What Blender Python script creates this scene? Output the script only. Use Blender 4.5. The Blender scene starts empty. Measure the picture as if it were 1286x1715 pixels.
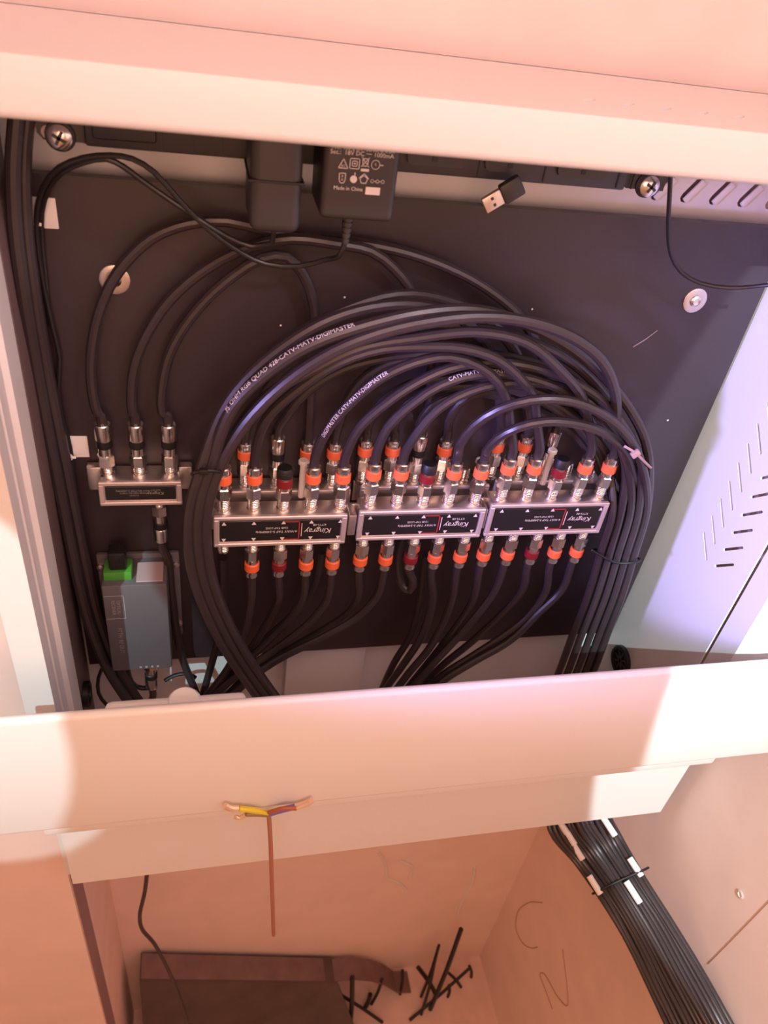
import bpy, bmesh, math, random
from mathutils import Vector, Matrix
random.seed(7)
C = bpy.context.scene.collection
scene = bpy.context.scene

# ------------------------------------------------------------------ camera
H = 1.95                                   # lens height above the floor
F_PX = 1285.0
VX = Vector((5507, -117, 1285)).normalized()
VD = Vector((-264, 1656, 1285)); VD = (VD - VX * VX.dot(VD)).normalized()
VY = VX.cross(VD)
right = Vector((VX[0], VY[0], -VD[0])); down = Vector((VX[1], VY[1], -VD[1])); fwd = Vector((VX[2], VY[2], -VD[2]))
cam_data = bpy.data.cameras.new('camera'); cam = bpy.data.objects.new('camera', cam_data); C.objects.link(cam)
M = Matrix((right, -down, -fwd)).transposed().to_4x4(); M.translation = Vector((0, 0, H))
cam.matrix_world = M
cam_data.sensor_fit = 'VERTICAL'; cam_data.sensor_height = 36.0; cam_data.sensor_width = 27.0
cam_data.lens = 36.0 * F_PX / 1715.0
cam_data.clip_start = 0.01
cam_data.dof.use_dof = True; cam_data.dof.focus_distance = 0.80
cam_data.dof.aperture_fstop = cam_data.lens / 3.2
scene.camera = cam

# ------------------------------------------------------------------ world and lights
w = bpy.data.worlds.new('world'); scene.world = w; w.use_nodes = True
bg = w.node_tree.nodes['Background']; bg.inputs[0].default_value = (1.0, 0.50, 0.25, 1); bg.inputs[1].default_value = 0.64

def aim(o, target):
    o.rotation_euler = (Vector(target) - o.location).to_track_quat('-Z', 'Y').to_euler()
def area(name, loc, target, size, power, col):
    d = bpy.data.lights.new(name, 'AREA'); d.energy = power; d.size = size; d.color = col
    o = bpy.data.objects.new(name, d); C.objects.link(o); o.location = loc; aim(o, target); return o
def spot(name, loc, target, angle, blend, power, col, radius=0.02):
    d = bpy.data.lights.new(name, 'SPOT'); d.energy = power; d.color = col
    d.spot_size = math.radians(angle); d.spot_blend = blend; d.shadow_soft_size = radius
    o = bpy.data.objects.new(name, d); C.objects.link(o); o.location = loc; aim(o, target); return o
area('front_fill', (0.02, -0.55, H - 0.02), (0.25, 0.69, H - 0.45), 0.5, 5.2, (1.0, 0.53, 0.38))  # unseen fill added behind the lens to brighten the cabinet's back wall
area('upper_fill', (0.05, -0.14, H + 0.30), (0.22, 0.69, H - 0.70), 0.30, 2.2, (1.0, 0.58, 0.55))  # second unseen fill, added higher up to reach below the board
spot('flange_spot', (0.56, -0.45, H + 0.62), (0.30, 0.90, H + 0.33), 70, 0.12, 19, (0.98, 0.84, 0.96), 0.04)  # added spot brightening the top flange, cone kept off the front rail
spot('violet_fill', (-0.50, 0.12, H - 0.27), (0.556, 0.590, H - 0.400), 30, 0.55, 70, (0.44, 0.37, 1.0), 0.05)  # added violet spot tinting the right side panel; there is no window
spot('rail_spot_right', (0.20, -0.90, H + 0.85), (1.17, 0.40, H - 0.50), 41.5, 0.03, 300, (0.74, 0.95, 1.0), 0.006)  # added spot for the rail's right end, cone edge shaping the shadow border
spot('rail_spot_left', (-0.75, -0.80, H + 0.85), (-0.328, 0.40, H - 0.45), 12.2, 0.04, 150, (0.62, 0.92, 0.98), 0.006)  # added twin for the rail's left end, cone edge in place of a shadow

vs = scene.view_settings
vs.view_transform = 'Standard'; vs.look = 'None'; vs.gamma = 1.0; vs.use_curve_mapping = False
vs.exposure = 0.0

# ------------------------------------------------------------------ helpers
def P(px, py, y):                          # real point at depth y on the sight line of a measured photo point
    a, b = (px - 643.0) / F_PX, (py - 857.5) / F_PX
    r = right * a + down * b + fwd
    r = r * (y / r.y)
    return Vector((r.x, r.y, r.z + H))
def Q(x, y, z): return Vector((x, y, z + H))

def mat(name, col, rough=0.5, metal=0.0, bump=0.0, scale=60.0, vary=0.0, spec=0.5, coat=0.0):
    m = bpy.data.materials.new(name); m.use_nodes = True
    nt = m.node_tree; b = nt.nodes['Principled BSDF']
    b.inputs['Base Color'].default_value = (*col, 1); b.inputs['Roughness'].default_value = rough
    b.inputs['Metallic'].default_value = metal; b.inputs['Specular IOR Level'].default_value = spec
    b.inputs['Coat Weight'].default_value = coat
    if bump or vary:
        tc = nt.nodes.new('ShaderNodeTexCoord'); n = nt.nodes.new('ShaderNodeTexNoise')
        n.inputs['Scale'].default_value = scale; n.inputs['Detail'].default_value = 5
        nt.links.new(tc.outputs['Object'], n.inputs['Vector'])
        if bump:
            bp = nt.nodes.new('ShaderNodeBump'); bp.inputs['Strength'].default_value = bump; bp.inputs['Distance'].default_value = 0.002
            nt.links.new(n.outputs['Fac'], bp.inputs['Height']); nt.links.new(bp.outputs[0], b.inputs['Normal'])
        if vary:
            mx = nt.nodes.new('ShaderNodeMix'); mx.data_type = 'RGBA'
            mx.inputs[6].default_value = (*[c * (1 - vary) for c in col], 1); mx.inputs[7].default_value = (*[min(1, c * (1 + vary)) for c in col], 1)
            nt.links.new(n.outputs['Fac'], mx.inputs[0]); nt.links.new(mx.outputs[2], b.inputs['Base Color'])
    return m
steel = mat('light_grey_powder_coat', (0.74, 0.72, 0.71), 0.42, bump=0.06, scale=900, vary=0.02)
plaster = mat('painted_plaster', (0.80, 0.62, 0.57), 0.85, bump=0.25, scale=14, vary=0.10)
board_m = mat('black_board', (0.029, 0.018, 0.023), 0.42, bump=0.04, scale=300, vary=0.15, spec=0.6)
jacket_m = mat('black_pvc_jacket', (0.032, 0.023, 0.026), 0.36, bump=0.05, scale=200, vary=0.2, spec=0.6)
wire_m = mat('thin_black_wire', (0.016, 0.014, 0.015), 0.4)
plastic_m = mat('black_plastic', (0.035, 0.030, 0.033), 0.45, bump=0.05, scale=700)
plastic_dk = mat('deep_black_plastic', (0.008, 0.007, 0.008), 0.5)
nickel = mat('nickel_plate', (0.80, 0.74, 0.68), 0.24, 1.0, bump=0.03, scale=200)
cast = mat('die_cast_zinc', (0.76, 0.70, 0.67), 0.38, 1.0, bump=0.10, scale=260, vary=0.05)
frame_m = mat('painted_die_cast_rim', (0.66, 0.56, 0.54), 0.40, 0.55)
orange_m = mat('orange_ring_plastic', (0.86, 0.15, 0.05), 0.4, coat=0.2)
maroon_m = mat('maroon_band', (0.20, 0.010, 0.015), 0.4)
label_m = mat('black_label', (0.014, 0.011, 0.012), 0.40)
print_m = mat('white_print', (0.72, 0.66, 0.66), 0.7)
dimprint_m = mat('grey_print', (0.36, 0.31, 0.31), 0.7)
red_m = mat('red_print', (0.40, 0.025, 0.025), 0.6)
white_m = mat('white_plastic', (0.80, 0.76, 0.74), 0.5)
green_m = mat('green_connector_plastic', (0.07, 0.30, 0.035), 0.45)
device_m = mat('grey_extruded_case', (0.15, 0.14, 0.155), 0.5, 0.3, bump=0.05, scale=300)
pale_m = mat('pale_pink_label', (0.45, 0.33, 0.33), 0.6)
floor_m = mat('bare_concrete', (0.78, 0.56, 0.50), 0.9, bump=0.4, scale=22, vary=0.18)
dust_lit_m = mat('dust_with_top_light', (0.20, 0.125, 0.115), 0.9, bump=0.2, scale=30, vary=0.35)
tray_m = mat('dusty_dark_board', (0.10, 0.065, 0.060), 0.8, bump=0.2, scale=25, vary=0.35)
wall_shade_m = mat('brown_wall_shade', (0.13, 0.085, 0.085), 0.5)
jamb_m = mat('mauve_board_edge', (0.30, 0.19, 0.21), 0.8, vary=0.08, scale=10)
pencil_m = mat('pencil_mark', (0.44, 0.25, 0.19), 0.9)
scuff_m = mat('filler_smear', (0.74, 0.66, 0.62), 0.9, bump=0.3, scale=80)
washer_m = mat('zinc_washer', (0.70, 0.62, 0.56), 0.34, 0.9)
yellow_m = mat('yellow_green_insulation', (0.62, 0.50, 0.03), 0.5)
blue_m = mat('blue_insulation', (0.16, 0.12, 0.45), 0.5)
brown_m = mat('brown_insulation', (0.34, 0.10, 0.05), 0.5)
copper_m = mat('bare_copper_tip', (0.85, 0.66, 0.50), 0.35, 0.7)

class MB:
    def __init__(s): s.v = []; s.f = []
    def add(s, vs, fs):
        n = len(s.v); s.v += [Vector(v) for v in vs]; s.f += [tuple(i + n for i in f) for f in fs]; return s
    def box(s, c, size, rot=None, bev=0.0, seg=2):
        bm = bmesh.new(); bmesh.ops.create_cube(bm, size=1.0)
        bmesh.ops.scale(bm, vec=size, verts=bm.verts)
        if bev: bmesh.ops.bevel(bm, geom=bm.edges[:], offset=bev, segments=seg, profile=0.5, affect='EDGES')
        m = (rot.to_4x4() if rot is not None else Matrix.Identity(4)); m.translation = Vector(c)
        bm.transform(m); bm.verts.index_update()
        s.add([v.co.copy() for v in bm.verts], [[v.index for v in f.verts] for f in bm.faces]); bm.free(); return s
    def b2(s, lo, hi, bev=0.0, seg=2):
        lo = Vector(lo); hi = Vector(hi); return s.box((lo + hi) / 2, [abs(q) for q in (hi - lo)], None, bev, seg)
    def lathe(s, prof, o, axis, n=16, phase=0.0):   # prof: [(distance along axis, radius)...]
        a = Vector(axis).normalized(); u = a.orthogonal().normalized(); v = a.cross(u); o = Vector(o)
        vs = []; fs = []
        for (d, r) in prof:
            for i in range(n):
                t = 2 * math.pi * i / n + phase; vs.append(o + a * d + (u * math.cos(t) + v * math.sin(t)) * r)
        for k in range(len(prof) - 1):
            for i in range(n):
                j = (i + 1) % n; fs.append((k * n + i, k * n + j, (k + 1) * n + j, (k + 1) * n + i))
        fs.append(tuple(range(n - 1, -1, -1))); fs.append(tuple(range((len(prof) - 1) * n, len(prof) * n)))
        return s.add(vs, fs)
    def cyl(s, p0, p1, r, n=14, r1=None):
        p0 = Vector(p0); p1 = Vector(p1); return s.lathe([(0, r), ((p1 - p0).length, r if r1 is None else r1)], p0, p1 - p0, n)
    def tube(s, pts, r, n=10):
        fr = frames(pts); vs = []; fs = []
        for (p, t, u, v) in fr:
            for i in range(n):
                a = 2 * math.pi * i / n; vs.append(p + (u * math.cos(a) + v * math.sin(a)) * r)
        m = len(fr)
        for k in range(m - 1):
            for i in range(n):
                j = (i + 1) % n; fs.append((k * n + i, k * n + j, (k + 1) * n + j, (k + 1) * n + i))
        fs.append(tuple(range(n - 1, -1, -1))); fs.append(tuple(range((m - 1) * n, m * n)))
        return s.add(vs, fs)
    def prism(s, poly, o, u, v, d):           # polygon in the u,v frame pushed along d
        o = Vector(o); u = Vector(u); v = Vector(v); d = Vector(d); n = len(poly)
        vs = [o + u * a + v * b for a, b in poly] + [o + u * a + v * b + d for a, b in poly]
        fs = [tuple(range(n - 1, -1, -1)), tuple(range(n, 2 * n))] + [(i, (i + 1) % n, n + (i + 1) % n, n + i) for i in range(n)]
        return s.add(vs, fs)
    def mesh(s, name, m, org=(0, 0, 0), sharp=35):
        org = Vector(org); me = bpy.data.meshes.new(name)
        me.from_pydata([v - org for v in s.v], [], s.f)
        bm = bmesh.new(); bm.from_mesh(me); bmesh.ops.recalc_face_normals(bm, faces=bm.faces); bm.to_mesh(me); bm.free()
        me.materials.append(m); me.shade_smooth(); me.set_sharp_from_angle(angle=math.radians(sharp)); return me
    def build(s, name, m, parent=None, org=None, **tags):
        if org is None: org = parent_origin(parent) if parent else (0, 0, 0)
        o = bpy.data.objects.new(name, s.mesh(name, m, org)); C.objects.link(o)
        if parent: o.parent = parent
        else: o.location = org
        for k, val in tags.items(): o[k] = val
        return o
def parent_origin(o):
    while o.parent: o = o.parent
    return o.location.copy()
def thing(name, label, cat, loc, group=None):
    o = bpy.data.objects.new(name, None); C.objects.link(o); o.location = loc; o.empty_display_size = 0.02
    o['label'] = label; o['category'] = cat
    if group: o['group'] = group
    return o
def tag(o, label, cat, group=None):
    o['label'] = label; o['category'] = cat
    if group: o['group'] = group
    return o
def spline(pts, step=0.010):                 # centripetal-ish Catmull-Rom through the points
    p = [Vector(q) for q in pts]; p = [p[0] * 2 - p[1]] + p + [p[-1] * 2 - p[-2]]; out = []
    for i in range(1, len(p) - 2):
        a, b, c, d = p[i - 1:i + 3]
        tb = 0.0; 
        t0 = 0.0; t1 = t0 + max(1e-5, (b - a).length ** 0.5); t2 = t1 + max(1e-5, (c - b).length ** 0.5); t3 = t2 + max(1e-5, (d - c).length ** 0.5)
        n = max(2, int((c - b).length / step))
        for k in range(n):
            t = t1 + (t2 - t1) * k / n
            A1 = a * ((t1 - t) / (t1 - t0)) + b * ((t - t0) / (t1 - t0)); A2 = b * ((t2 - t) / (t2 - t1)) + c * ((t - t1) / (t2 - t1)); A3 = c * ((t3 - t) / (t3 - t2)) + d * ((t - t2) / (t3 - t2))
            B1 = A1 * ((t2 - t) / (t2 - t0)) + A2 * ((t - t0) / (t2 - t0)); B2 = A2 * ((t3 - t) / (t3 - t1)) + A3 * ((t - t1) / (t3 - t1))
            out.append(B1 * ((t2 - t) / (t2 - t1)) + B2 * ((t - t1) / (t2 - t1)))
    out.append(p[-2]); return out
def frames(pts):
    fr = []; n = len(pts); u = None
    for i in range(n):
        t = (pts[min(i + 1, n - 1)] - pts[max(i - 1, 0)]).normalized()
        u = t.orthogonal() if u is None else u - t * u.dot(t)
        u.normalize(); fr.append((pts[i], t, u.copy(), t.cross(u)))
    return fr
def text_mesh(txt, size, align='CENTER', spacing=1.0, shear=0.0):      # flat lettering as verts and faces
    cu = bpy.data.curves.new('lettering', 'FONT'); cu.body = txt; cu.size = size; cu.align_x = align; cu.align_y = 'CENTER'
    cu.space_character = spacing; cu.resolution_u = 2; cu.shear = shear
    o = bpy.data.objects.new('lettering', cu); C.objects.link(o)
    dg = bpy.context.evaluated_depsgraph_get(); me = bpy.data.meshes.new_from_object(o.evaluated_get(dg))
    vs = [v.co.copy() for v in me.vertices]; fs = [tuple(p.vertices) for p in me.polygons]
    bpy.data.objects.remove(o); bpy.data.curves.remove(cu); bpy.data.meshes.remove(me)
    return vs, fs
def put_text(mb, txt, size, o, u, v, **kw):
    vs, fs = text_mesh(txt, size, **kw); o = Vector(o); u = Vector(u); v = Vector(v)
    mb.add([o + u * q.x + v * q.y for q in vs], fs)
def cut_slots(mb, cutters):                  # real openings: subtract closed prisms from a panel
    me = mb.mesh('panel', steel); o = bpy.data.objects.new('panel', me); C.objects.link(o)
    cm = MB()
    for c in cutters: c(cm)
    co = bpy.data.objects.new('cutter', cm.mesh('cutter', steel)); C.objects.link(co)
    md = o.modifiers.new('cut', 'BOOLEAN'); md.operation = 'DIFFERENCE'; md.object = co; md.solver = 'EXACT'
    dg = bpy.context.evaluated_depsgraph_get(); dg.update(); r = bpy.data.meshes.new_from_object(o.evaluated_get(dg))
    out = MB(); out.add([v.co.copy() for v in r.vertices], [tuple(p.vertices) for p in r.polygons])
    bpy.data.objects.remove(o); bpy.data.objects.remove(co); return out
def slot_poly(L, W, n=4):                    # rounded slot outline, long axis u
    r = W / 2; h = L / 2 - r
    return [(h + r * math.cos(a), r * math.sin(a)) for a in [(-.5 + i / n) * math.pi for i in range(n + 1)]] + \
           [(-h + r * math.cos(a), r * math.sin(a)) for a in [(.5 + i / n) * math.pi for i in range(n + 1)]]

X_ = Vector((1, 0, 0)); Y_ = Vector((0, 1, 0)); Z_ = Vector((0, 0, 1))
# ------------------------------------------------------------------ room
YB = 0.705; XR = 0.628; XL = -0.174; YJ = 0.517
MB().b2((-2.2, YB, -0.02), (1.2, YB + 0.06, 2.75)).build('wall_back', plaster, kind='structure')
wall_r = MB().b2((XR, -2.4, -0.02), (XR + 0.06, YB, 2.75)).build('wall_right', plaster, kind='structure')
wl = MB().b2((-1.6, YJ, -0.02), (XL, YJ + 0.006, 2.75)).b2((-0.30, YJ + 0.046, -0.02), (XL, YB, 2.75)).build('wall_left', plaster, kind='structure')
MB().b2((-0.30, YJ + 0.007, 0.0), (XL + 0.001, YJ + 0.045, 2.75)).build('trim_1', jamb_m, kind='structure')
MB().b2((-2.2, -2.4, -0.06), (1.2, YB, 0.0)).build('floor', floor_m, kind='structure')
# vertical joint, plug hole and pencilled letters on the right wall; filler smears on the back wall
def on_right(px, py):
    a, b = (px - 643.0) / F_PX, (py - 857.5) / F_PX; r = right * a + down * b + fwd; r = r * ((XR - 0.0006) / r.x)
    return Vector((r.x, r.y, r.z + H))
def on_back(px, py): return P(px, py, YB - 0.0006)
MB().tube(spline([on_right(1186, 1615), on_right(1240, 1560), on_right(1300, 1498)]), 0.0005, 5).build('joint_line', pencil_m, wall_r)
MB().tube(spline([on_right(q[0], q[1]) for q in ((908, 1512), (885, 1512), (866, 1530), (864, 1556), (874, 1578), (890, 1588), (900, 1586))], .004), 0.0008, 5).build('pencil_letter', pencil_m, wall_r)
MB().tube(spline([on_right(q[0], q[1]) for q in ((925, 1690), (912, 1655), (904, 1632), (912, 1632), (934, 1670), (950, 1684), (950, 1660), (942, 1590))], .004), 0.0008, 5).build('pencil_letter', pencil_m, wall_r)
MB().lathe([(0, .0055), (.0006, .0058), (.0012, .0035), (-.002, .0025)], on_right(1240, 1498), (-1, 0, 0), 12).build('plug_hole', scuff_m, wall_r)

# ------------------------------------------------------------------ cabinet shell
ZT = -0.081; ZBOT = -0.925; YF = 0.49; YBK = 0.690
CXL, CXR = -0.166, 0.604                       # outer front flange edges
IXL, IXR = -0.146, 0.556                       # inner side faces
cab = thing('wall_cabinet', 'open light grey steel wall cabinet with slotted sides and wiring inside', 'cabinet', Q(0.2, YBK, ZBOT))
S45 = math.sqrt(.5)
# back panel with one row of slanted slots at its upper right
def back_cut(cx, cz): return lambda m: m.prism(slot_poly(.027, .0098), Q(cx, .66, cz), Vector((.58, 0, .81)), Vector((.81, 0, -.58)), (0, .06, 0))
bp = MB().b2(Q(IXL, .684, ZBOT), Q(IXR, .687, ZT))
bp = cut_slots(bp, [back_cut(.423 + .0312 * i, -.166) for i in range(5)])
bp.build('back_panel', steel, cab)
for i in range(5):                             # white bars standing in for light showing through the slots
    c = Q(.4245 + .0312 * i, .6825, -.1665)
    MB().box(c, (.0235, .0030, .0062), Matrix(((.58, 0, -.81), (0, 1, 0), (.81, 0, .58))), .0010).build('slot_light_bar', white_m, cab)
# top panel with slots
def top_cut(cx, cy, d): return lambda m: m.prism(slot_poly(.019, .0045), Q(cx, cy, ZT - .02), Vector((S45 * d, S45, 0)), Vector((S45, -S45 * d, 0)), (0, 0, .05))
tp = MB().b2(Q(CXL, YF + .004, ZT - .0025), Q(CXR - .004, YBK, ZT))
cut_slots(tp, [top_cut(.262 + .0297 * i, .548, 1) for i in range(12)]).build('top_panel', steel, cab)
# front top flange: face with a rolled lower edge
prof = [(0, 0), (0, -.0265), (.0015, -.0300), (.0045, -.0322), (.012, -.0330), (.012, -.0310), (.0055, -.0300), (.0025, -.026), (.0025, -.002), (.006, -.002), (.006, 0)]
MB().prism([(a, b) for a, b in prof], Q(CXL - .01, YF - .002, ZT + .001), Y_, Z_, (CXR - CXL + .012, 0, 0)).build('top_flange', steel, cab)
# right side panel: herringbone slots, then the seam and the ribbed front return
def side_cut(y, z, dy, dz, L=.033): return lambda m: m.prism(slot_poly(L, .0030), Q(.54, y, z), Vector((0, dy, dz)), Vector((0, dz, -dy)), (.04, 0, 0))
sp = MB().b2(Q(IXR, .500, ZBOT), Q(IXR + .002, YBK, ZT))
cuts = []
for i in range(14):
    z = -.5137 + .0243 * i
    cuts.append(side_cut(.5355, z, -S45, S45)); cuts.append(side_cut(.5730, z - .0045, S45, S45))
cut_slots(sp, cuts).build('side_panel', steel, cab)
MB().prism([(0, 0), (.003, -.004), (.010, -.012), (.012, -.030), (.0095, -.034), (.0095, -.036), (.013, -.040), (.040, -.046), (.048, -.047), (.048, -.049), (.013, -.0425), (.0, -.03)],
           Q(IXR + .0015, .4962, -.71), X_, Y_, (0, 0, ZT + .71)).build('front_return', steel, cab)
# left side panel and stepped front post
MB().b2(Q(IXL - .002, .515, ZBOT), Q(IXL, YBK, ZT)).build('side_panel', steel, cab)
MB().prism([(0, .02), (.0, .0), (-.026, 0), (-.026, .003), (-.006, .003), (-.006, .02)], Q(-.1400, YF, ZBOT), X_, Y_, (0, 0, ZT - ZBOT)).build('front_return', steel, cab)
MB().prism([(-.004, 0), (.0004, .004), (.0004, .022), (.0045, .026), (.0045, .060), (-.004, .060)], Q(-.1402, YF + .022, ZBOT), X_, Y_, (0, 0, ZT - ZBOT)).build('post_step', steel, cab)
MB().b2(Q(-.1455, .590, ZBOT + .02), Q(-.1385, .646, ZT - .02), .002).build('wall_shade_strip', wall_shade_m, cab)  # brown strip: shade on the inner side wall put into its colour
# lower lip, bottom panel and the deep front rail standing in front of it
MB().prism([(0, 0), (.602, 0), (.602, .215), (0, .215)][0:0] or [(-.158, ZBOT), (.606, ZBOT), (.606, ZBOT + .20), (-.158, ZBOT + .20)], Q(0, .478, 0), X_, Z_, (0, .003, 0)).build('lower_lip', steel, cab)
MB().b2(Q(-.150, .4815, ZBOT), Q(.470, .52, ZBOT + .003)).b2(Q(-.150, .60, ZBOT), Q(.60, .684, ZBOT + .003)).build('bottom_panel', steel, cab)
rail = MB().box(Q(.2115, .4045, -.597), (.815, .009, .158), None, .0042, 3).build('front_rail', steel, cab)
MB().b2(Q(-.150, .4095, -.700), Q(.55, .479, -.672), .003).build('rail_bracket', steel, cab)
def knob_at(px, py, y): return P(px, py, y)
k = MB(); c = P(298, 1203, .424)
k.box(c, (.115, .012, .050), None, .0058, 3); k.build('latch_plate', steel, cab)
MB().lathe([(0, .012), (.003, .014), (.006, .012)], c + Vector((.006, -.001, .0205)), (0, -.2, 1), 18).build('latch_boss', steel, cab)
for (px, py, y, rx, nx) in ((1039, 1106, .6145, .021, -1), (139, 1163, .600, .015, 1)):   # cable entries through the side panels
    g = MB(); c = P(px, py, y); c.x = IXR - .0002 if nx < 0 else -.1383
    g.lathe([(0, rx), (.006, rx), (.007, rx * .9), (.006, rx * .74), (.001, rx * .72), (0.0, rx * .72)], c, (nx, 0, 0), 24)
    gr = g.build('cable_grommet', plastic_dk, cab)
    for a in range(4): MB().box(c + Vector((.0035 * nx, 0, 0)), (.002, rx * 1.35, .0028), Matrix.Rotation(a * math.pi / 4, 3, 'X')).build('brush_bar', plastic_m, gr)
# bottom slope of back: pale folded plate below the board
MB().b2(Q(.10, .668, -.905), Q(.205, .683, -.745), .002).build('back_stiffener', steel, cab)

# ------------------------------------------------------------------ black mounting board
YBD = 0.652
tl, tr, br_, bl = P(8, 290, YBD), P(1290, 379, YBD), P(1014, 1082, YBD), P(150, 1112, YBD)
bd = thing('mounting_board', 'large flat black equipment board screwed inside the cabinet', 'board', Q(0.2, YBD, bl.z - H))
MB().prism([(-.138, -.745), (.5515, -.745), (.5515, -.1855), (-.138, -.1855)], Q(0, YBD, 0), X_, Z_, (0, .010, 0)).build('panel', board_m, bd)
for (px, py) in ((1163, 503), (192, 468)):
    c = P(px, py, YBD)
    s = MB().lathe([(0, .0125), (.0012, .0125), (.0016, .0118), (.0016, .0062)], c, (0, -1, 0), 24).build('washer', washer_m, bd)
    MB().lathe([(.0016, .0060), (.003, .0056), (.0043, .0035), (.0036, .0015)], c, (0, -1, 0), 14).build('screw_head', nickel, s)
MB().tube([P(1060, 581, YBD - .0004), P(1080, 569, YBD - .0004), P(1101, 553, YBD - .0004)], .0005, 4).build('scratch', dimprint_m, bd)
for (px, py) in ((577, 498), (603, 636), (470, 545), (891, 518), (1118, 704)):
    MB().lathe([(0, .0011), (.0006, .0007)], P(px, py, YBD), (0, -1, 0), 6).build('paint_speck', white_m, bd)

# ------------------------------------------------------------------ connectors and cables
def ring_prof(d0, d1, r, e=.0008): return [(d0, r - e), (d0 + e, r), (d1 - e, r), (d1, r - e)]
def connector(root, base, axis, style):
    """F connector screwed on a port; returns the point where the cable leaves it"""
    base = Vector(base); a = Vector(axis).normalized()
    if style in ('orange', 'maroon'):
        m = MB(); m.lathe([(.014, .0062), (.015, .0079), (.0265, .0079), (.0278, .0066)], base, a, 6, random.random())
        m.lathe([(.0275, .0063), (.0330, .0063), (.0335, .0068), (.0440, .0068), (.0450, .0066), (.0462, .0070), (.0500, .0070), (.0510, .0060)], base, a, 16)
        c = m.build('connector', nickel, root)
        MB().lathe(ring_prof(.0325, .0425, .0078), base, a, 18).build('marker_ring', orange_m if style == 'orange' else maroon_m, c, label='orange marker ring' if style == 'orange' else 'dark red marker ring')
        return base + a * .051
    m = MB(); m.lathe([(.010, .0062), (.011, .0079), (.022, .0079), (.0232, .0066)], base, a, 6, random.random())
    m.lathe([(.023, .0062), (.032, .0062)], base, a, 14)
    m.lathe([(.0395, .0070), (.0405, .0076), (.0560, .0076), (.0570, .0068)], base, a, 18)
    c = m.build('connector', nickel, root)
    MB().lathe(ring_prof(.0310, .0402, .0072), base, a, 18).build('sleeve_band', plastic_dk, c, label='black band on nickel connector')
    return base + a * .057
def print_on(mb, pts, r, txt, size, s0, lean=0.0):
    vs, fs = text_mesh(txt, size, align='LEFT'); fr = frames(pts); L = [0]
    for i in range(1, len(pts)): L.append(L[-1] + (pts[i] - pts[i - 1]).length)
    face = Vector((0, -.80, .60)); out = []
    for q in vs:
        s = min(max(s0 + q.x, 0), L[-1] - 1e-5); i = 0
        while L[i + 1] < s: i += 1
        f = (s - L[i]) / (L[i + 1] - L[i]); p = pts[i].lerp(pts[i + 1], f); t = (pts[i + 1] - pts[i]).normalized()
        n = (face - t * face.dot(t)).normalized(); b = n.cross(t); ang = q.y / r + lean
        out.append(p + (n * math.cos(ang) + b * math.sin(ang)) * (r + .00035))
    mb.add(out, fs)
def cable(label, ends, mid, r=.0047, group=None, name='coaxial_cable', cat='cable', m=None, prints=None, lead=.016):
    """ends: None or (base, axis, style) for each end; mid: list of points"""
    a, b = ends
    loc = Vector(a[0] if a else mid[0])
    root = thing(name, label, cat, loc, group)
    pts = list(mid)
    if a:
        p = connector(root, *a); ax = Vector(a[1]).normalized(); pts = [p - ax * .004, p + ax * lead * .6] + pts
    if b:
        p = connector(root, *b); ax = Vector(b[1]).normalized(); pts = pts + [p + ax * lead * .6, p - ax * .004]
    sp_ = spline(pts); j = MB().tube(sp_, r, 10).build('jacket', m or jacket_m, root)
    if prints:
        mb = MB()
        for (txt, size, s0, lean) in prints: print_on(mb, sp_, r, txt, size, s0, lean)
        mb.build('printed_lettering', print_m, j)
    return root
def pl(*q): return [P(*t) for t in q]

# ------------------------------------------------------------------ tap splitters
YS0, YS1 = 0.585, 0.612                        # front splitters
YR0, YR1 = 0.625, 0.6505                       # rear splitters
front = {'left': (.0078, .1385, -.4710, -.5085), 'middle': (.1500, .2840, -.4675, -.5055), 'right': (.2885, .4235, -.4625, -.5045)}
top_px = {'left': [(374.4, 866), (424, 866), (473, 865), (519, 864), (567, 862)], 'middle': [(616, 860), (660.5, 859), (704.5, 856), (747, 853), (791, 851)],
          'right': [(833.5, 849), (876, 847), (918, 846), (959, 844), (998, 842)]}
bot_px = {'left': [(374, 920), (422.6, 919), (469, 917), (515, 914), (560, 911)], 'middle': [(607, 911), (650, 909), (693, 907), (734, 905), (778, 902)],
          'right': [(817, 902), (858, 900), (899, 899), (938, 897), (975.5, 895)]}
top_x = {}; bot_x = {}
YP = 0.5985
for s in front:
    top_x[s] = [P(px, py, YP).x for px, py in top_px[s]]; bot_x[s] = [P(px, py, YP).x for px, py in bot_px[s]]
def stub(m, base, axis, L=.0155, r=.0058):
    m.lathe([(-.002, r + .001), (.002, r + .001), (.0022, r), (L, r), (L + .0006, r - .0008)], base, axis, 14)
    for q in range(5): m.lathe([(.004 + q * .002, r), (.0045 + q * .002, r + .0004), (.0055 + q * .002, r + .0004), (.006 + q * .002, r)], base, axis, 14)
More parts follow.
